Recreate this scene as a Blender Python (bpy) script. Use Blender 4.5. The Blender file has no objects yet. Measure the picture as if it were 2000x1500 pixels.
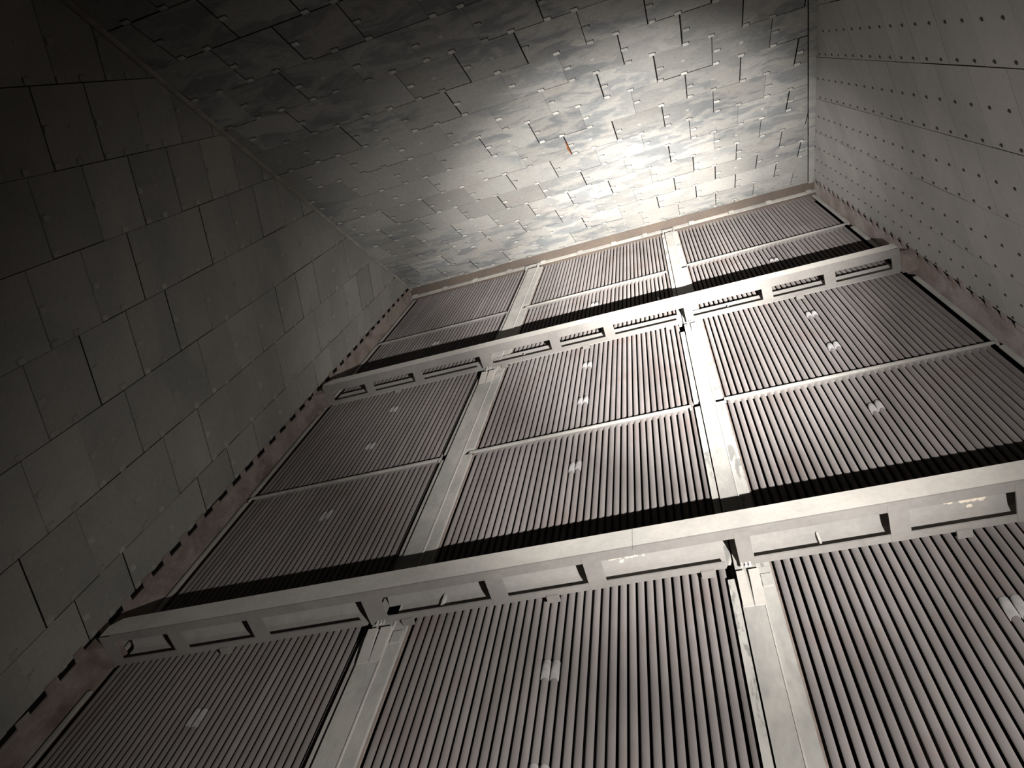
import bpy, math, random
from mathutils import Matrix, Vector
random.seed(7)
C = bpy.context.scene.collection
SC = bpy.context.scene
ZC = 2.3                                   # camera height above the duct floor

# ------------------------------------------------------------------ camera
cam_d = bpy.data.cameras.new('camera')
cam_d.sensor_width = 36.0
cam_d.lens = 36.0 * 1510.0 / 2000.0
cam_d.clip_start = 0.05
cam_d.clip_end = 200
cam = bpy.data.objects.new('camera', cam_d)
C.objects.link(cam)
R3 = Matrix(((0.9476135, 0.21716605, 0.23423827),
             (0.29017982, -0.89179443, -0.34712874),
             (0.13350781, 0.3969151, -0.90809364)))
cam.matrix_world = Matrix.Translation((0, 0, ZC)) @ R3.to_4x4()
SC.camera = cam

# ------------------------------------------------------------------ world, exposure
w = bpy.data.worlds.new('world')
SC.world = w
w.use_nodes = True
w.node_tree.nodes['Background'].inputs[0].default_value = (0.0, 0.0, 0.0, 1)
w.node_tree.nodes['Background'].inputs[1].default_value = 0.0
SC.view_settings.view_transform = 'Standard'
SC.view_settings.look = 'None'
SC.view_settings.gamma = 1.0
SC.view_settings.exposure = 0.0
SC.view_settings.use_curve_mapping = False

# ------------------------------------------------------------------ the flashlight held low beside the camera
LPOS = Vector((1.2, 1.02, ZC - .15))
def spot(name, target, power, angle, blend, col, size=0.025):
    d = bpy.data.lights.new(name, 'SPOT')
    d.energy = power
    d.spot_size = math.radians(angle)
    d.spot_blend = blend
    d.color = col
    d.shadow_soft_size = size
    o = bpy.data.objects.new(name, d)
    C.objects.link(o)
    o.location = LPOS
    o.rotation_euler = (Vector(target) - LPOS).to_track_quat('-Z', 'Y').to_euler()
    return o
BEAM_COL = (1.0, 0.975, 0.94)
spot('flashlight_hot_spot', (-0.7, 3.9, 17.9 + ZC), 24500, 19.0, 1.0, (1.0, 0.965, 0.905))
spot('flashlight_core', (-0.9, 3.9, 17.9 + ZC), 19500, 33.0, 1.0, BEAM_COL)
spot('flashlight_outer_cone', (-1.1, 3.9, 11.6 + ZC), 4200, 49, 1.0, BEAM_COL)
spot('flashlight_spill', (0.5, 3.9, 3.6 + ZC), 1250, 118, 1.0, (1.0, 0.97, 0.93))

# ------------------------------------------------------------------ materials
def nt(m):
    m.use_nodes = True
    return m.node_tree.nodes, m.node_tree.links
def metal_dust(name, base, dark, scale=1.2, aniso=(1, 1, 1), lo=0.45, hi=0.62, rnd=0.12, rough=0.75,
               rust=0.0, rustcol=(0.16, 0.07, 0.045), fine=0.10, bump=0.15, detail=6, rust_lo=0.55, mask=None):
    m = bpy.data.materials.new(name)
    N, L = nt(m)
    b = N['Principled BSDF']
    b.inputs['Roughness'].default_value = rough
    b.inputs['Specular IOR Level'].default_value = 0.15
    if 'Diffuse Roughness' in b.inputs: b.inputs['Diffuse Roughness'].default_value = 0.9
    geo = N.new('ShaderNodeNewGeometry')
    mp = N.new('ShaderNodeMapping')
    mp.inputs['Scale'].default_value = aniso
    L.new(geo.outputs['Position'], mp.inputs['Vector'])
    n1 = N.new('ShaderNodeTexNoise')
    n1.inputs['Scale'].default_value = scale
    n1.inputs['Detail'].default_value = detail
    n1.inputs['Roughness'].default_value = 0.62
    n1.inputs['Distortion'].default_value = 0.6
    L.new(mp.outputs[0], n1.inputs['Vector'])
    r1 = N.new('ShaderNodeMapRange')
    r1.inputs['From Min'].default_value = lo
    r1.inputs['From Max'].default_value = hi
    L.new(n1.outputs['Fac'], r1.inputs['Value'])
    fac = r1.outputs[0]
    if mask:
        n5 = N.new('ShaderNodeTexNoise'); n5.inputs['Scale'].default_value = mask[0]; n5.inputs['Detail'].default_value = 2
        mp3 = N.new('ShaderNodeMapping'); mp3.inputs['Location'].default_value = (3.1, 8.2, 1.7)
        L.new(geo.outputs['Position'], mp3.inputs['Vector']); L.new(mp3.outputs[0], n5.inputs['Vector'])
        r5 = N.new('ShaderNodeMapRange')
        r5.inputs['From Min'].default_value = mask[1]; r5.inputs['From Max'].default_value = mask[2]
        L.new(n5.outputs['Fac'], r5.inputs['Value'])
        mx = N.new('ShaderNodeMath'); mx.operation = 'MAXIMUM'
        L.new(fac, mx.inputs[0]); L.new(r5.outputs[0], mx.inputs[1]); fac = mx.outputs[0]
    mix = N.new('ShaderNodeMix')
    mix.data_type = 'RGBA'
    mix.inputs['A'].default_value = (*dark, 1)
    mix.inputs['B'].default_value = (*base, 1)
    L.new(fac, mix.inputs['Factor'])
    out = mix.outputs['Result']
    # fine grain
    n2 = N.new('ShaderNodeTexNoise')
    n2.inputs['Scale'].default_value = 22
    n2.inputs['Detail'].default_value = 5
    L.new(mp.outputs[0], n2.inputs['Vector'])
    r2 = N.new('ShaderNodeMapRange')
    r2.inputs['From Min'].default_value = 0.3
    r2.inputs['From Max'].default_value = 0.7
    r2.inputs['To Min'].default_value = 1 - fine
    r2.inputs['To Max'].default_value = 1 + fine
    L.new(n2.outputs['Fac'], r2.inputs['Value'])
    oi = N.new('ShaderNodeObjectInfo')
    r3 = N.new('ShaderNodeMapRange')
    r3.inputs['To Min'].default_value = 1 - rnd
    r3.inputs['To Max'].default_value = 1 + rnd
    L.new(oi.outputs['Random'], r3.inputs['Value'])
    mu = N.new('ShaderNodeMath'); mu.operation = 'MULTIPLY'
    L.new(r2.outputs[0], mu.inputs[0]); L.new(r3.outputs[0], mu.inputs[1])
    vm = N.new('ShaderNodeVectorMath'); vm.operation = 'SCALE'
    L.new(out, vm.inputs[0]); L.new(mu.outputs[0], vm.inputs['Scale'])
    out = vm.outputs[0]
    if rust > 0:
        n4 = N.new('ShaderNodeTexNoise')
        n4.inputs['Scale'].default_value = scale * 0.7
        n4.inputs['Detail'].default_value = 4
        mp2 = N.new('ShaderNodeMapping')
        mp2.inputs['Location'].default_value = (13.1, 4.2, 7.7)
        L.new(geo.outputs['Position'], mp2.inputs['Vector'])
        L.new(mp2.outputs[0], n4.inputs['Vector'])
        r4 = N.new('ShaderNodeMapRange')
        r4.inputs['From Min'].default_value = rust_lo
        r4.inputs['From Max'].default_value = rust_lo + 0.15
        r4.inputs['To Max'].default_value = rust
        L.new(n4.outputs['Fac'], r4.inputs['Value'])
        m2 = N.new('ShaderNodeMix'); m2.data_type = 'RGBA'
        m2.inputs['B'].default_value = (*rustcol, 1)
        L.new(r4.outputs[0], m2.inputs['Factor']); L.new(out, m2.inputs['A'])
        out = m2.outputs['Result']
    L.new(out, b.inputs['Base Color'])
    if bump:
        bp = N.new('ShaderNodeBump')
        bp.inputs['Strength'].default_value = bump
        bp.inputs['Distance'].default_value = 0.01
        L.new(n1.outputs['Fac'], bp.inputs['Height'])
        L.new(bp.outputs[0], b.inputs['Normal'])
    return m
def flat(name, col, rough=0.9):
    m = bpy.data.materials.new(name)
    N, L = nt(m)
    b = N['Principled BSDF']
    b.inputs['Base Color'].default_value = (*col, 1)
    b.inputs['Roughness'].default_value = rough
    b.inputs['Specular IOR Level'].default_value = 0.1
    nz = N.new('ShaderNodeTexNoise'); nz.inputs['Scale'].default_value = 30
    rp = N.new('ShaderNodeMapRange')
    rp.inputs['To Min'].default_value = 0.8; rp.inputs['To Max'].default_value = 1.2
    L.new(nz.outputs['Fac'], rp.inputs['Value'])
    vm = N.new('ShaderNodeVectorMath'); vm.operation = 'SCALE'
    vm.inputs[0].default_value = col
    L.new(rp.outputs[0], vm.inputs['Scale']); L.new(vm.outputs[0], b.inputs['Base Color'])
    return m
M_CEIL = metal_dust('ceiling_plate_steel', (0.30, 0.291, 0.272), (0.185, 0.19, 0.193), 2.2, (0.75, 1.3, 1.3), 0.42, 0.54, 0.16, rust=0.3, rustcol=(0.275, 0.235, 0.21), mask=(0.35, 0.42, 0.58))
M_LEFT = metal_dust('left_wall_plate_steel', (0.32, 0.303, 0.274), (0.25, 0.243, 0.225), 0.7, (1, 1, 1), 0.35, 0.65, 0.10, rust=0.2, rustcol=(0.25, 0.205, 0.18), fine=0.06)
M_LTAB = metal_dust('left_wall_clip_steel', (0.35, 0.335, 0.305), (0.29, 0.275, 0.255), 6, (1, 1, 1), 0.4, 0.6, 0.12)
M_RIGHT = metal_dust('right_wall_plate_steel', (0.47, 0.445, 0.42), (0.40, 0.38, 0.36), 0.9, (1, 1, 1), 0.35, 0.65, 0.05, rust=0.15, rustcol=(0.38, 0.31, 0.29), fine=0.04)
M_TUBE = metal_dust('finned_tube_steel', (0.262, 0.236, 0.228), (0.215, 0.193, 0.187), 2.0, (1, 1, 0.25), 0.35, 0.65, 0.08, rust=0.35, rustcol=(0.19, 0.13, 0.115), fine=0.05, rust_lo=0.56, bump=0)
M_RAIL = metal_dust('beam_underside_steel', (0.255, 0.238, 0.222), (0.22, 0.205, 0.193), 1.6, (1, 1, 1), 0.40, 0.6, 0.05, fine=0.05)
M_CHAN = metal_dust('rear_channel_steel', (0.36, 0.34, 0.32), (0.31, 0.295, 0.28), 1.6, (1, 1, 1), 0.40, 0.6, 0.05, fine=0.05)
M_BEAM = metal_dust('beam_steel_dusty', (0.50, 0.47, 0.43), (0.43, 0.41, 0.38), 1.6, (1, 1, 1), 0.40, 0.6, 0.03, rust=0.2, rustcol=(0.42, 0.35, 0.31), fine=0.05)
M_COL = metal_dust('column_steel_dusty', (0.42, 0.40, 0.37), (0.34, 0.328, 0.308), 2.2, (1, 1, 0.5), 0.42, 0.58, 0.04, fine=0.06)
M_FLAKE = metal_dust('column_strip_flaking', (0.43, 0.415, 0.385), (0.25, 0.245, 0.23), 9.0, (1, 1, 0.3), 0.40, 0.46, 0.04, fine=0.06)
M_RUST = metal_dust('rusty_pink_steel', (0.30, 0.25, 0.225), (0.19, 0.145, 0.125), 3.0, (1, 1, 0.6), 0.35, 0.6, 0.05, rust=0.5, rustcol=(0.13, 0.08, 0.065))
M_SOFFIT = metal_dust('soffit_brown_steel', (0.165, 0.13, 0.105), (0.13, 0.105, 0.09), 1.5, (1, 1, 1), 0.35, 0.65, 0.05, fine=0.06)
M_TAB = metal_dust('bright_clip_steel', (0.50, 0.485, 0.455), (0.34, 0.33, 0.31), 6, (1, 1, 1), 0.4, 0.6, 0.22)
M_WASH = metal_dust('dull_washer_steel', (0.42, 0.41, 0.385), (0.30, 0.295, 0.28), 6, (1, 1, 1), 0.4, 0.6, 0.2)
M_SLEEVE = metal_dust('sleeve_pale_steel', (0.40, 0.385, 0.38), (0.34, 0.325, 0.32), 8, (1, 1, 1), 0.4, 0.6, 0.05)
M_BACK = flat('black_gap_backing', (0.012, 0.010, 0.009))  # black behind plate joints; behind the tubes it paints the unlit depth
M_CLIP_EDGE = flat('clip_edge_black', (0.03, 0.024, 0.02))
M_STUD = flat('stud_dark_steel', (0.07, 0.062, 0.055))
M_FLOOR = flat('duct_floor_steel', (0.10, 0.09, 0.08))
M_ORANGE = flat('orange_rust', (0.42, 0.13, 0.05))
M_CRUST = flat('cream_mineral_crust', (0.75, 0.66, 0.55))

# ------------------------------------------------------------------ mesh helpers
def V(x, y, z): return (x, y, z + ZC)
class MB:
    def __init__(s): s.v = []; s.f = []; s.m = []
    def add(s, vs, fs, mi=0):
        k = len(s.v); s.v += [tuple(p) for p in vs]
        s.f += [tuple(k + i for i in f) for f in fs]; s.m += [mi] * len(fs)
    def box(s, a, b, mi=0):
        (x0, y0, z0), (x1, y1, z1) = a, b
        vs = [V(x, y, z) for z in (z0, z1) for y in (y0, y1) for x in (x0, x1)]
        s.add(vs, [(0, 2, 3, 1), (4, 5, 7, 6), (0, 1, 5, 4), (2, 6, 7, 3), (0, 4, 6, 2), (1, 3, 7, 5)], mi)
    def extrude_x(s, prof, x0, x1, zt=None, mi=0):
        """closed profile of (y, z) points swept along x; zt(x) lifts it"""
        n = len(prof); zt = zt or (lambda x: 0)
        vs = [V(x0, y, z + zt(x0)) for y, z in prof] + [V(x1, y, z + zt(x1)) for y, z in prof]
        fs = [(i, (i + 1) % n, n + (i + 1) % n, n + i) for i in range(n)]
        fs += [tuple(range(n - 1, -1, -1)), tuple(range(n, 2 * n))]
        s.add(vs, fs, mi)
    def cyl(s, c, ax, r, h, n=12, mi=0, r2=None):
        """cylinder from c along unit axis ax"""
        ax = Vector(ax).normalized(); c = Vector(c)
        u = ax.orthogonal().normalized(); w_ = ax.cross(u); r2 = r if r2 is None else r2
        a = [c + (u * math.cos(2 * math.pi * i / n) + w_ * math.sin(2 * math.pi * i / n)) * r for i in range(n)]
        b = [c + ax * h + (u * math.cos(2 * math.pi * i / n) + w_ * math.sin(2 * math.pi * i / n)) * r2 for i in range(n)]
        fs = [(i, (i + 1) % n, n + (i + 1) % n, n + i) for i in range(n)]
        fs += [tuple(range(n - 1, -1, -1)), tuple(range(n, 2 * n))]
        s.add(a + b, fs, mi)
    def mesh(s, name, mats, smooth=False):
        me = bpy.data.meshes.new(name)
        me.from_pydata(s.v, [], s.f)
        for m in (mats if isinstance(mats, (list, tuple)) else [mats]): me.materials.append(m)
        me.polygons.foreach_set('material_index', s.m)
        if smooth:
            me.polygons.foreach_set('use_smooth', [len(f) == 4 for f in s.f])
        me.update()
        return me
    def build(s, name, mats, parent=None, smooth=False):
        return link(name, s.mesh(name, mats, smooth), parent)
def link(name, me, parent=None, loc=None):
    o = bpy.data.objects.new(name, me)
    C.objects.link(o)
    if loc: o.location = loc
    if parent: put(o, parent)
    return o
def put(o, parent):
    o.parent = parent
    o.matrix_parent_inverse = parent.matrix_world.inverted() if parent.parent is None and parent.type != 'EMPTY' else Matrix.Translation(-parent.location)
def empty(name, loc, label, cat, group=None):
    o = bpy.data.objects.new(name, None); C.objects.link(o)
    o.location = loc; o.empty_display_size = 0.2
    o['label'] = label; o['category'] = cat
    if group: o['group'] = group
    return o

# ------------------------------------------------------------------ geometry of the duct
YE = 3.9                                   # where the splayed inlet ends and the straight duct begins
XL, XR = -6.51, 3.32
AL, AR = math.radians(101.6), math.radians(78.4)
DL = Vector((math.cos(AL), math.sin(AL), 0)); DR = Vector((math.cos(AR), math.sin(AR), 0))
PL = Vector((XL, YE, 0)); PR = Vector((XR, YE, 0))
NL = Vector((math.sin(AL), -math.cos(AL), 0))      # into the room
NR = Vector((-math.sin(AR), math.cos(AR), 0))
CZ0, CS = 11.6, 1.732                      # ceiling: z = CZ0 + CS*y (camera coords)
SL = Vector((0, 0.5, math.sqrt(3) / 2))    # up-slope direction
NC = Vector((0, math.sqrt(3) / 2, -0.5))   # ceiling normal into the room
NC = Vector((0, 0.8660254, -0.5))
PC = Vector((0, 0, CZ0))
def ceil_pt(x, s, h=0): return PC + Vector((x, 0, 0)) + SL * s + NC * h
def left_pt(z, u, h=0): return PL + DL * u + Vector((0, 0, z)) + NL * h
def right_pt(z, u, h=0): return PR + DR * u + Vector((0, 0, z)) + NR * h

def clip(poly, a, b, c):
    """keep a*x + b*y <= c"""
    out = []
    for i in range(len(poly)):
        p, q = poly[i], poly[(i + 1) % len(poly)]
        dp, dq = a * p[0] + b * p[1] - c, a * q[0] + b * q[1] - c
        if dp <= 0: out.append(p)
        if dp * dq < 0:
            t = dp / (dp - dq)
            out.append((p[0] + t * (q[0] - p[0]), p[1] + t * (q[1] - p[1])))
    return out
def area(p): return abs(sum(p[i][0] * p[(i + 1) % len(p)][1] - p[(i + 1) % len(p)][0] * p[i][1] for i in range(len(p)))) / 2

def plate(name, poly, fn, mat, parent, h0=-0.003, h1=0.0015, tilt=(0, 0), uplift=0):
    """polygon in surface coordinates -> thin plate standing h0..h1 off the surface"""
    cx = sum(p[0] for p in poly) / len(poly); cy = sum(p[1] for p in poly) / len(poly)
    org = fn(cx, cy, 0)
    n = len(poly); vs = []
    for h in (h0, h1):
        for p in poly:
            hh = h + uplift + (p[0] - cx) * tilt[0] + (p[1] - cy) * tilt[1]
            vs.append(fn(p[0], p[1], hh) - org)
    fs = [tuple(range(n)), tuple(range(2 * n - 1, n - 1, -1))]
    fs += [(i, n + i, n + (i + 1) % n, (i + 1) % n) for i in range(n)]
    me = bpy.data.meshes.new(name); me.from_pydata(vs, [], fs); me.materials.append(mat); me.update()
    import bmesh
    bm = bmesh.new(); bm.from_mesh(me); bmesh.ops.recalc_face_normals(bm, faces=bm.faces); bm.to_mesh(me); bm.free()
    o = bpy.data.objects.new(name, me); C.objects.link(o)
    o.location = org + Vector((0, 0, ZC)); o.parent = parent
    return o

def surface(name, corners, mat, thick_n):
    """setting slab behind the plates; corners are points, extruded by -thick_n"""
    vs = [Vector(c) + Vector((0, 0, ZC)) for c in corners] + [Vector(c) + Vector((0, 0, ZC)) - thick_n for c in corners]
    n = len(corners)
    fs = [tuple(range(n)), tuple(range(2 * n - 1, n - 1, -1))] + [(i, n + i, n + (i + 1) % n, (i + 1) % n) for i in range(n)]
    me = bpy.data.meshes.new(name); me.from_pydata(vs, [], fs); me.materials.append(mat)
    import bmesh
    bm = bmesh.new(); bm.from_mesh(me); bmesh.ops.recalc_face_normals(bm, faces=bm.faces); bm.to_mesh(me); bm.free()
    o = bpy.data.objects.new(name, me); C.objects.link(o); o['kind'] = 'structure'
    return o

YB = -6.0                                  # far end of the inlet behind the camera
FLZ = -2.3
def ceil_z(y): return CZ0 + CS * y
def lx(y): return XL + (YE - y) * math.tan(math.radians(11.6))
def rx(y): return XR - (YE - y) * math.tan(math.radians(11.6))
TOPZ = ceil_z(YE)                          # 18.35
BH = 0.02
def bk(p, n): return Vector(p) - n * BH
wall_left = surface('wall_left', [bk((lx(YB), YB, FLZ), NL), bk((XL, YE, FLZ), NL), bk((XL, YE, TOPZ), NL), bk((lx(YB), YB, ceil_z(YB)), NL)], M_BACK, NL * 0.1)
wall_right = surface('wall_right', [bk((rx(YB), YB, FLZ), NR), bk((XR, YE, FLZ), NR), bk((XR, YE, TOPZ), NR), bk((rx(YB), YB, ceil_z(YB)), NR)], M_BACK, NR * 0.1)
ceiling = surface('ceiling', [bk((lx(YB), YB, ceil_z(YB)), NC), bk((XL, YE, TOPZ), NC), bk((XR, YE, TOPZ), NC), bk((rx(YB), YB, ceil_z(YB)), NC)], M_BACK, NC * 0.1)
surface('floor', [(XL, 7, FLZ), (lx(YB), YB, FLZ), (rx(YB), YB, FLZ), (XR, 7, FLZ)], M_FLOOR, Vector((0, 0, 0.1)))
surface('wall_rear', [(lx(YB), YB, FLZ), (rx(YB), YB, FLZ), (rx(YB), YB, ceil_z(YB)), (lx(YB), YB, ceil_z(YB))], M_FLOOR, Vector((0, 0.1, 0)))
surface('wall_far', [(XL, 7, FLZ), (XR, 7, FLZ), (XR, 7, 19), (XL, 7, 19)], M_BACK, Vector((0, -0.1, 0)))  # backdrop whose black colour stands in for the shade behind the tubes

# tabs: small raised clips with thin dark bars along two edges
def frame(fn):
    o = fn(0, 0, 0); ex = (fn(1, 0, 0) - o).normalized(); ey = (fn(0, 1, 0) - o).normalized(); ez = (fn(0, 0, 1) - o).normalized()
    return Matrix((ex, ey, ez)).transposed().to_4x4()
def tab_mesh():
    m = MB()
    def bx(x0, x1, y0, y1, z0, z1, mi=0):
        vs = [(x, y, z) for z in (z0, z1) for y in (y0, y1) for x in (x0, x1)]
        m.add(vs, [(0, 2, 3, 1), (4, 5, 7, 6), (0, 1, 5, 4), (2, 6, 7, 3), (0, 4, 6, 2), (1, 3, 7, 5)], mi)
    bx(-.045, .04, -.028, .03, 0, .012)
    bx(-.045, .048, -.040, -.030, 0, .003, 1)
    bx(.041, .051, -.040, .012, 0, .003, 1)
    me = m.mesh('clip', [M_TAB, M_CLIP_EDGE]); return me
def washer_mesh(name, r, mat, slot=None, dirt=None):
    m = MB()
    m.cyl((0, 0, 0), (0, 0, 1), r, .003, 12, 0)
    m.cyl((0, 0, .003), (0, 0, 1), r * .4, .005, 8, 1)
    return m.mesh(name, [mat, slot or mat])
TABM = tab_mesh()
WASHM = washer_mesh('washer', .03, M_WASH)
LTABM = TABM.copy(); LTABM.materials.clear(); LTABM.materials.append(M_LTAB); LTABM.materials.append(M_CLIP_EDGE)
LWASHM = washer_mesh('washer', .02, M_LTAB)
STUDM = washer_mesh('stud', .018, M_STUD)
def camdist(p):
    d = p + Vector((0, 0, ZC)) - cam.location
    return d.length
def inframe(p, mar=120):
    q = R3.transposed() @ p
    if q.z >= -0.1: return False
    x = 1000 + 1510 * q.x / -q.z; y = 750 - 1510 * q.y / -q.z
    return -mar < x < 2000 + mar and -mar < y < 1500 + mar
def fasteners(spec, fn, parent, limit=290, left=False):
    """spec: (kind, a, b) in surface coordinates; nearest ones are parts, the rest one 'stuff' part per kind"""
    Fm = frame(fn)
    for kind, me in (('clip', LTABM if left else TABM), ('washer', LWASHM if left else WASHM), ('stud', STUDM)):
        pts = [(a, b) for k, a, b in spec if k == kind]
        if not pts: continue
        seen = [(camdist(fn(a, b, .004)), a, b) for a, b in pts if inframe(fn(a, b, .004), 0)]
        rest = [(a, b) for a, b in pts if not inframe(fn(a, b, .004), 0) and inframe(fn(a, b, .004), 250)]
        seen.sort()
        for d, a, b in seen[:limit]:
            o = bpy.data.objects.new(kind, me); C.objects.link(o)
            o.matrix_world = Matrix.Translation(fn(a, b, .0045) + Vector((0, 0, ZC))) @ Fm
            o.parent = parent
        more = [(a, b) for d, a, b in seen[limit:]] + rest
        if more:
            mb = MB()
            vs0 = [v.co.copy() for v in me.vertices]
            for a, b in more:
                T = Matrix.Translation(fn(a, b, .0045) + Vector((0, 0, ZC))) @ Fm
                k = len(mb.v); mb.v += [tuple(T @ v) for v in vs0]
                for p in me.polygons:
                    mb.f.append(tuple(k + i for i in p.vertices)); mb.m.append(p.material_index)
            o = mb.build(kind + '_cluster', list(me.materials)); o.parent = parent; o['kind'] = 'stuff'

def panels(fn, mat, parent, rows, joint0, jpitch, alim, clips_, spec, tabs=True, gapj=(.004, .020), gapr=(.006, .026), rough=1.0):
    """rows: list of (b0, b1, parity). a runs along the row (joints), b across"""
    for b0, b1, par in rows:
        a = joint0 + par * jpitch / 2
        a += math.floor((alim[0] - a) / jpitch) * jpitch
        while a < alim[1]:
            gj = random.choice([gapj[0], gapj[1] * .5, gapj[1] * .8, gapj[1]]) ; gr = random.uniform(*gapr)
            poly = [(a + gj, b0), (a + jpitch, b0), (a + jpitch, b1 - gr), (a + gj, b1 - gr)]
            for c in clips_: poly = clip(poly, *c) if poly else poly
            if len(poly) > 2 and area(poly) > 0.004:
                mid = fn(sum(p[0] for p in poly) / len(poly), sum(p[1] for p in poly) / len(poly), 0)
                if inframe(mid, 1000):
                    plate('panel', poly, fn, mat, parent, tilt=(random.uniform(-.003, .003) * rough, random.uniform(-.003, .003) * rough), uplift=random.uniform(0, .002) * rough)
                    if tabs:
                        for k, da, db in (('clip', .06, b1 - b0 - .045), ('clip', jpitch / 2, b1 - b0 - .045), ('clip', .065, (b1 - b0) / 2), ('washer', jpitch / 2, (b1 - b0) / 2)):
                            if random.random() < (.3 if k == 'washer' else .12): continue
                            p = (a + da + random.uniform(-.012, .012), b0 + db + random.uniform(-.008, .004))
                            if all(c[0] * p[0] + c[1] * p[1] <= c[2] - .08 * math.hypot(c[0], c[1]) for c in clips_): spec.append((k, *p))
            a += jpitch

# ceiling plates
SMAX = YE / 0.5
tn = math.tan(math.radians(11.6))
cl = [(1, -0.5 * tn, XR - YE * tn - .13), (-1, -0.5 * tn, -(XL + YE * tn) - .02), (0, 1, SMAX)]
spec = []
rows = []
s = -0.336
n = 0
SP = 0.7975
for k in range(-9, 11):
    rows.append((s + k * SP, min(s + (k + 1) * SP, SMAX), (k % 2)))
panels(ceil_pt, M_CEIL, ceiling, rows, -0.081, 0.822, (-7, 4), cl, spec)
fasteners(spec, ceil_pt, ceiling)

# left wall plates; a = z, b = u
spec = []
rows = [(-0.584, -0.075, 0)]
for k in range(11): rows.append((-0.584 - .787 * (k + 1), -0.584 - .787 * k, (k + 1) % 2))
# z <= CZ0 + CS*(YE + u*sin)  ->  z - CS*sinA*u <= TOPZ
cw = [(1, -CS * math.sin(AL), TOPZ - .02), (-1, 0, 2.0)]
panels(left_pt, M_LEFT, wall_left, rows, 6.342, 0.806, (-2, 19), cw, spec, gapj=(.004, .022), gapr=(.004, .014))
fasteners(spec, left_pt, wall_left, left=True)

# right wall plates
spec = []
rows = [(-0.69, -0.06, 1)]
for k in range(9): rows.append((-0.69 - .757 * (k + 1), -0.69 - .757 * k, k % 2))
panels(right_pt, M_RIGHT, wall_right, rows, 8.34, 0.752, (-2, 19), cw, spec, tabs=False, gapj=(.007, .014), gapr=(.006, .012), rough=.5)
for b0, b1, par in rows:
    a = 8.34 + par * .376 - 12 * .752
    while a < 18.3:
        for da in (.16, .53):
            for b in ((b0 + b1) / 2 - .02, b1 - .055):
                if a + da - CS * math.sin(AR) * b < TOPZ - .08: spec.append(('stud', a + da, b))
        a += .752
fasteners([q for q in spec], right_pt, wall_right)

# ------------------------------------------------------------------ trims
def trim(name, mb, mat):
    o = mb.build(name, mat); o['kind'] = 'structure'; return o
TY = 4.2                                   # front face of the tubes
# straight side strips between splayed walls and tubes, with bent tabs lapping over the ragged plate edge
def side_strip(name, x, sgn, fn, mat, pitch, ph):
    m = MB()
    m.box((min(x, x - sgn * .06), YE + .0, FLZ), (max(x, x - sgn * .06), 4.34, 18.7))
    o = trim(name, m, mat)
    # irregular lapping tabs
    z = ph
    Fm = frame(fn)
    while z < 18.2:
        if z > 1:
            t = MB(); hw = random.uniform(.07, .10); dp = random.uniform(.07, .13)
            vs = []
            for h in (0.0, .012):
                for a, b in ((-hw, -dp), (hw * .9, -dp * random.uniform(.8, 1)), (hw, .0), (-hw, .0)):
                    vs.append(tuple(fn(z + a, b, h + .006) + Vector((0, 0, ZC))))
            t.add(vs, [(0, 3, 2, 1), (4, 5, 6, 7), (0, 1, 5, 4), (1, 2, 6, 5), (2, 3, 7, 6), (3, 0, 4, 7)])
            k = t.build('lapping_tab', mat); k.parent = o
        z += pitch
    return o
side_strip('trim_1', XL, 1, left_pt, M_RUST, .403, .12)
side_strip('trim_2', XR, -1, right_pt, metal_dust('side_strip_grey_pink', (0.42, 0.365, 0.34), (0.31, 0.25, 0.23), 2.5, (1, 1, .6), .4, .6, .03, rust=.4, rustcol=(.24, .16, .14)), .376, .1)
# corner bars where the ceiling meets the side walls
def bar_between(m, fn, a0, b0, a1, b1, wdt, thick, off=0.0, n=1, gap=0.0):
    """flat bar lying on a surface from (a0,b0) to (a1,b1), growing to the left of its run"""
    dx, dy = a1 - a0, b1 - b0; L_ = math.hypot(dx, dy); nx, ny = -dy / L_, dx / L_
    for i in range(n):
        t0, t1 = i / n, (i + 1) / n - gap / L_
        q = [(a0 + dx * t + nx * o_, b0 + dy * t + ny * o_) for t, o_ in ((t0, 0), (t1, 0), (t1, wdt), (t0, wdt))]
        vs = [tuple(fn(a, b, h) + Vector((0, 0, ZC))) for h in (off, off + thick) for a, b in q]
        m.add(vs, [(0, 3, 2, 1), (4, 5, 6, 7), (0, 1, 5, 4), (1, 2, 6, 5), (2, 3, 7, 6), (3, 0, 4, 7)])
uB = (YB - YE) / math.sin(AL)
m = MB()   # left corner: flat bar on the wall and a lip on the ceiling
bar_between(m, left_pt, TOPZ - .02, 0, TOPZ - .02 + CS * math.sin(AL) * uB, uB, .28, .02, .012)
bar_between(m, ceil_pt, XL + .02, SMAX, XL + .02 + (SMAX * .5 + 4) * tn, -8, .05, .03, .012)
trim('trim_3', m, metal_dust('corner_bar_steel', (0.36, 0.335, 0.30), (0.28, 0.26, 0.235), 3, (1, 1, 1), .4, .6, .02))
m = MB()   # right corner: bar on the ceiling side made of overlapping pieces
for i in range(40):
    s1 = SMAX - i * .4; s0 = s1 - .39
    x1 = XR - (YE - s1 * .5) * tn; x0 = XR - (YE - s0 * .5) * tn
    lift = random.uniform(.010, .03)
    vs = [tuple(ceil_pt(x, s_, h) + Vector((0, 0, ZC))) for h in (0, lift) for x, s_ in ((x0 - .115, s0), (x0, s0), (x1, s1), (x1 - .115, s1))]
    m.add(vs, [(0, 3, 2, 1), (4, 5, 6, 7), (0, 1, 5, 4), (1, 2, 6, 5), (2, 3, 7, 6), (3, 0, 4, 7)])
trim('trim_4', m, M_CEIL)
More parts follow.
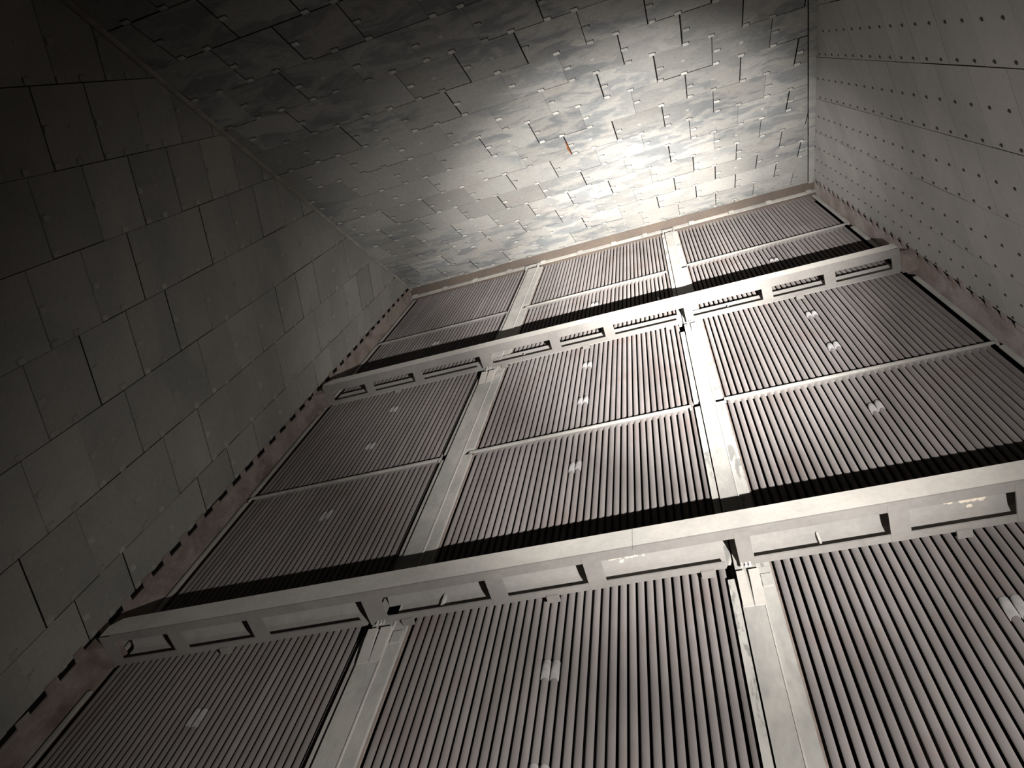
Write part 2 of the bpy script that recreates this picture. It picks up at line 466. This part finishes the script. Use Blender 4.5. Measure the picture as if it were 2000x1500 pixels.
# soffit along the top of the tubes, with its down-turned cover plates
soff = MB()
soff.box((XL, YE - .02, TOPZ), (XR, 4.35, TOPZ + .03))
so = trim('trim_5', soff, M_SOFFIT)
x = XL + .02; i = 0
while x < XR - .05:
    wd = random.uniform(.75, 1.1); x1 = min(x + wd, XR - .01)
    mb = MB(); z0 = random.uniform(-.26, -.23)
    mb.box((x + .008, 4.085, TOPZ + z0), (x1, 4.10, TOPZ - .001))
    mb.box((x + .02, 4.06, TOPZ - .12), (x + .13, 4.085, TOPZ - .001))
    k = mb.build('cover_plate', M_COL if i % 2 else M_BEAM); k.parent = so
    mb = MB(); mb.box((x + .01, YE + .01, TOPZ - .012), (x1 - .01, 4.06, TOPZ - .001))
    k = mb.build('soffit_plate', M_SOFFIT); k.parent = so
    x = x1; i += 1

# ------------------------------------------------------------------ tube bundles
P = 0.0777
RT = 0.0290
YT = TY + RT
def tube_mesh(n=12):
    """spiral-finned boiler tube: a stack of thin fins standing on the bare tube"""
    m = MB(); vs = []; fs = []
    ring = [(math.cos(2 * math.pi * i / n), math.sin(2 * math.pi * i / n)) for i in range(n)]
    def add(r, z):
        k = len(vs); vs.extend((r * c, r * q, z) for c, q in ring)
        if k: fs.extend((k - n + i, k - n + (i + 1) % n, k + (i + 1) % n, k + i) for i in range(n))
    add(RT - .004, FLZ + .05)
    z = 2.6
    while z < 18.6:
        pit, dp = (.0052, .0024) if z < 5.45 else (.0112, .0042)
        add(RT - dp, z); add(RT, z + pit * .05); add(RT, z + pit * .38); z += pit
    fs.append(tuple(range(n - 1, -1, -1))); fs.append(tuple(range(len(vs) - n, len(vs))))
    m.add(vs, fs)
    return m.mesh('tube', M_TUBE, False)
TM = tube_mesh()
def sleeve_mesh():
    m = MB(); n = 16; r = RT + .0065
    prof = [(RT, -.1), (r, -.093), (r, .093), (RT, .1)]
    vs = []
    for rr, z in prof: vs += [(rr * math.cos(2 * math.pi * i / n), rr * math.sin(2 * math.pi * i / n), z) for i in range(n)]
    fs = []
    for k in range(3): fs += [(k * n + i, k * n + (i + 1) % n, (k + 1) * n + (i + 1) % n, (k + 1) * n + i) for i in range(n)]
    fs += [tuple(range(n - 1, -1, -1)), tuple(range(3 * n, 4 * n))]
    m.add(vs, fs); return m.mesh('sleeve', M_SLEEVE, True)
SM = sleeve_mesh()
SLEEVE_Z = [(3.69, 0), (4.68, 0), (7.93, .02), (9.80, -.01), (11.10, .0), (14.19, .0)]
bays = [(-4.905, 19, 19, 'left bank of vertical tubes between the left wall and the left column', 8.775, (15.0, 15.0), (-6.40, -3.50)),
        (-1.632, 18, 19, 'middle bank of vertical tubes between the two columns', 8.785, (15.0, 15.03), (-3.10, -.20)),
        (1.70, 19, 19, 'right bank of vertical tubes between the right column and the right wall', 8.79, (15.12, 15.18), (.20, 3.22))]
for cx, nl, nr, lab, zs1, zs2, (xa, xb) in bays:
    root = empty('tube_bundle', (cx, YT, ZC + FLZ), lab, 'tubes', 'banks of vertical boiler tubes')
    rx_, ry_, rz_ = root.location
    for k in range(-nl, nr):
        xx = cx + (k + .5) * P
        o = bpy.data.objects.new('tube', TM); C.objects.link(o)
        o.parent = root; o.location = (xx - rx_ + random.uniform(-.0012, .0012), random.uniform(-.003, .003), -FLZ)
        if k in (-1, 0):
            for i, (z, dz) in enumerate(SLEEVE_Z):
                q = bpy.data.objects.new('sleeve', SM); C.objects.link(q)
                q.parent = o; q.location = (0, 0, z + (dz if k == 0 else 0) + random.uniform(-.015, .015))
                q.rotation_euler = (0, 0, random.uniform(0, 1))
    for (za, zb) in ((zs1, zs1), zs2):
        m = MB(); zt = lambda x, za=za, zb=zb: (zb - za) * (x - xa) / (xb - xa)
        z = za
        m.extrude_x([(4.155, z - .016), (4.180, z - .016), (4.180, z + .018), (4.155, z + .018)], xa, xb, zt)
        for xe, s_ in ((xa, 1), (xb, -1)):      # hooked ends
            a, b = sorted((xe, xe + s_ * .02))
            m.box((a, 4.150, z + zt(xe) - .085), (b, 4.180, z + zt(xe) - .02))
        o = m.build('restraint_bar', M_COL); put(o, root)
        m = MB(); m.extrude_x([(4.181, z + .003), (4.181, z - .005), (4.240, z - .005), (4.240, z + .003)], xa + .06, xb - .06, zt)
        o = m.build('spacer_comb', M_RAIL); put(o, root)
# thin edge baffles beside the outer tubes
for nm, x0, x1, lab in (('edge_baffle', -6.455, -6.405, 'narrow pale upright strip beside the leftmost tubes'), ('edge_baffle', 3.20, 3.26, 'narrow grey upright strip beside the rightmost tubes')):
    m = MB()
    for za, zb in ((-1.95, 5.2), (5.55, 8.68), (8.86, 11.5), (11.8, 14.9), (15.2, 18.2)):
        m.box((x0, 4.165, za), (x1, 4.185, zb))
    o = m.build(nm, M_COL); o['label'] = lab; o['category'] = 'metal strip'; o['group'] = 'edge strips beside the outer tubes'

# ------------------------------------------------------------------ columns
def column(x0, x1, xr, xs, lab, strip_mat, ridge):
    """x0..x1 main face, x1..xr right flange, xs..x0 left strip"""
    root = empty('support_column', ((x0 + x1) / 2, 4.18, ZC + FLZ), lab, 'column', 'upright columns between the tube banks')
    m = MB(); cuts = [-1.95, 3.2, 7.15, 9.0, 13.2, 18.1]
    for a, b in zip(cuts[:-1], cuts[1:]):
        m.box((x0, 4.120, a + .003), (x1, 4.19, b - .003))
    put(m.build('face_plate', M_COL), root)
    m = MB()
    m.box((x1 + .002, 4.142, -1.95), (xr, 4.19, 5.45)); put(m.build('side_plate', M_COL), root); m = MB()
    m.box((x1 + .002, 4.142, 5.46), (xr, 4.19, 8.70)); m.box((x1 + .002, 4.142, 8.86), (xr, 4.19, 14.9)); m.box((x1 + .002, 4.142, 15.16), (xr, 4.19, 18.1))
    put(m.build('side_plate', strip_mat), root)
    m = MB()
    for a, b in ((-1.95, 4.93), (4.94, 5.36), (5.6, 8.70), (8.86, 11.4), (11.75, 18.1)):
        m.box((xs, 4.150, a), (x0 - .014, 4.19, b))
    put(m.build('edge_strip', strip_mat), root)
    m = MB(); m.box((x1 - .006, 4.112, -1.95), (x1 + .006, 4.125, 18.1))
    put(m.build('weld_ridge', M_BEAM), root)
    m = MB(); m.box((xr, 4.175, -1.95), (xr + .018, 4.195, 18.1))
    put(m.build('edge_lip', M_RUST), root)
    w_ = x1 - x0
    for zt in (5.36, 11.50):              # split head bracket under each beam
        m = MB()
        def wedge(xa, xb, xa2, xb2, z0, z1, y0a, y0b):
            vs = [V(xa, y0a, z0), V(xb, y0a, z0), V(xb, 4.12, z0), V(xa, 4.12, z0), V(xa2, y0b, z1), V(xb2, y0b, z1), V(xb2, 4.12, z1), V(xa2, 4.12, z1)]
            m.add(vs, [(0, 3, 2, 1), (4, 5, 6, 7), (0, 1, 5, 4), (1, 2, 6, 5), (2, 3, 7, 6), (3, 0, 4, 7)])
        mid = x0 + w_ * .52
        wedge(x0 + .005, mid - .004, x0 + .005, mid - .02, zt - .40, zt - .13, 4.112, 4.085)
        wedge(x0 + .005, mid - .02, x0 + .005, mid - .02, zt - .13, zt, 4.085, 4.078)
        wedge(mid + .004, x1 - .005, mid + .012, x1 + .01, zt - .40, zt - .13, 4.112, 4.085)
        wedge(mid + .012, x1 + .01, mid + .012, x1 + .01, zt - .13, zt, 4.085, 4.078)
        put(m.build('head_bracket', M_BEAM), root)
        m = MB()
        for q in (-.03, .005, .035):
            m.cyl(V(mid + q, 4.06, zt + .02), (0, 0, 1), .011, .10, 10)
        put(m.build('bolt', M_TAB), root)
        m = MB(); m.box((x1 + .015, 4.128, zt - .17), (xr - .01, 4.142, zt - .02)); put(m.build('lug_plate', M_COL), root)
    m = MB()                             # hooked bracket at the very top
    m.box((x0 - .05, 4.06, 17.95), (x0 - .02, 4.12, 18.12)); m.box((x1 + .02, 4.06, 17.95), (x1 + .05, 4.12, 18.12)); m.box((x0 - .05, 4.045, 18.06), (x1 + .05, 4.06, 18.12))
    put(m.build('top_bracket', M_TAB), root)
    return root
column(-3.395, -3.165, -3.045, -3.475, 'left upright column with plain grey faces between two tube banks', M_COL, 0)
column(-.083, .090, .197, -.158, 'right upright column with flaking pale edge strips', M_FLAKE, 0)

# ------------------------------------------------------------------ horizontal beams
BAT = [(-5.48, -5.335), (-4.585, -4.43), (-3.385, -3.20), (-2.185, -2.03), (-1.30, -1.145), (-.032, .09), (1.14, 1.29), (2.04, 2.195)]
def beam(name_label, zfun, crust):
    z0 = zfun(0)
    zt = lambda x: zfun(x) - z0
    xa, xb = -6.25, 3.10
    root = empty('horizontal_beam', (-1.6, 3.9, ZC + zfun(-1.6)), name_label, 'beam', 'horizontal beams across the tube banks')
    yf, yr, h = 3.73, 4.09, .25
    fr = .085 if crust else .125
    # front plate in lengths, chamfered at the left end
    cuts = [xa, -4.05, -.85, xb] if crust else [xa, -3.3, -.2, xb]
    for i, (a, b) in enumerate(zip(cuts[:-1], cuts[1:])):
        m = MB()
        zz = [z0 + zt(a), z0 + zt(b)]
        ch = .12 if i == 0 else 0
        vs = []
        for y in (yf, yf + .018):
            vs += [V(a, y, zz[0] + (.0)), V(b - .004, y, zz[1]), V(b - .004, y, zz[1] + h), V(a + ch, y, zz[0] + h), V(a, y, zz[0] + h - ch * .8)]
        m.add(vs, [(4, 3, 2, 1, 0), (5, 6, 7, 8, 9)] + [(j, (j + 1) % 5, 5 + (j + 1) % 5, 5 + j) for j in range(5)])
        put(m.build('front_plate', M_BEAM), root)
        m = MB()
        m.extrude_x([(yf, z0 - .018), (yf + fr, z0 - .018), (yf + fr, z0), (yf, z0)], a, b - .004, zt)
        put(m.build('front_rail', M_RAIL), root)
    # rear rail, notched at the columns
    segs = [(xa, -3.455), (-3.33, -.145), (.06, xb)]
    for a, b in segs:
        m = MB()
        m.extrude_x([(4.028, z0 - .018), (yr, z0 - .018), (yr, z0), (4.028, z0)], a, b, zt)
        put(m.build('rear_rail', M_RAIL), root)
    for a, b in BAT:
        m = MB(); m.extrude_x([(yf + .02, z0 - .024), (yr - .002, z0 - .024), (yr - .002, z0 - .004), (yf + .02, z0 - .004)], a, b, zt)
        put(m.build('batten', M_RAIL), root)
    m = MB()
    for a, b in ((xa, xa + .13), (xb - .12, xb)):
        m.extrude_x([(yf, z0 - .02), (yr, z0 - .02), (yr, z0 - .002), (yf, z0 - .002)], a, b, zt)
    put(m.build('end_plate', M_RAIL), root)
    # rear channel: upper web, folded foot
    m = MB()
    if crust: pr = [(4.120, .05), (4.128, .05), (4.128, .262), (4.104, .280), (3.86, .345), (3.86, .337), (4.100, .272), (4.120, .25)]
    else: pr = [(4.115, .05), (4.125, .05), (4.125, .50), (4.115, .50)]
    for a, b in ((xa + .02, -3.46), (-3.30, -.14), (.07, xb - .02)):
        m.extrude_x([(y, z0 + z) for y, z in pr], a, b, zt)
    put(m.build('rear_channel', M_CHAN), root)
    m = MB()
    for xr_ in (-2.72, .62): m.extrude_x([(4.075, z0 + .03), (4.12, z0 + .03), (4.12, z0 + .25), (4.075, z0 + .25)], xr_, xr_ + .018, zt)
    put(m.build('stiffener', M_TAB), root)
    for xc_ in (-4.95, -3.02, -1.64, -.30, 1.66):
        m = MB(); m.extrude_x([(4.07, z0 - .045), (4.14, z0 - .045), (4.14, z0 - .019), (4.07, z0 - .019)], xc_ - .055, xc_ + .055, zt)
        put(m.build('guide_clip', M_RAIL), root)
    # end stubs reaching the duct sides
    for a, b in ((XL, xa - .015), (xb + .012, XR)):
        m = MB(); m.extrude_x([(3.86, z0 - .01), (4.12, z0 - .01), (4.12, z0 + .20), (3.86, z0 + .20)], a, b, zt)
        put(m.build('end_stub', M_RUST), root)
    if crust:
        m = MB()
        for c0, c1, zc in ((-1.13, -.82, z0 + .25), (1.62, 1.93, z0 + .27)):
            for i in range(80):
                x = random.uniform(c0, c1); z = zc + random.gauss(0, .012) + (x - c0) * .05; r = random.uniform(.006, .02)
                yc = 4.0 + random.gauss(0, .02) + (x - c0) * .04; pan = lambda yy: z0 + .337 - (yy - 3.86) * .271
                pts = [V(x + r * math.cos(t) * random.uniform(.8, 2), yc + r * math.sin(t), pan(yc + r * math.sin(t)) - .004) for t in [j * math.pi / 3 for j in range(6)]]
                tip = V(x, yc, pan(yc) - .012); m.add(pts + [tip], [(j, (j + 1) % 6, 6) for j in range(6)] )
        o = m.build('mineral_crust', M_CRUST); put(o, root); o['kind'] = 'stuff'
    return root
beam('lower and nearer long horizontal beam, pale steel ladder frame with crusty white spots', lambda x: 5.45, True)
beam('upper and farther long horizontal beam near the top, bright pale ladder frame', lambda x: 11.66 - (x + 1.6) * .004, False)

# orange rust weeping out of one ceiling joint
m = MB()
jx = -0.081 - .822 * 1.5
for s0, s1, wd in ((2.30, 2.55, .012), (2.50, 2.66, .03), (2.62, 2.80, .014)):
    vs = [tuple(ceil_pt(x, s_, h) + Vector((0, 0, ZC))) for h in (.0, .0075) for x, s_ in ((jx - wd, s0), (jx + .006, s0 + .03), (jx + .008, s1), (jx - wd * .6, s1 - .02))]
    m.add(vs, [(0, 3, 2, 1), (4, 5, 6, 7), (0, 1, 5, 4), (1, 2, 6, 5), (2, 3, 7, 6), (3, 0, 4, 7)])
o = m.build('rust_streak', M_ORANGE); o.parent = ceiling
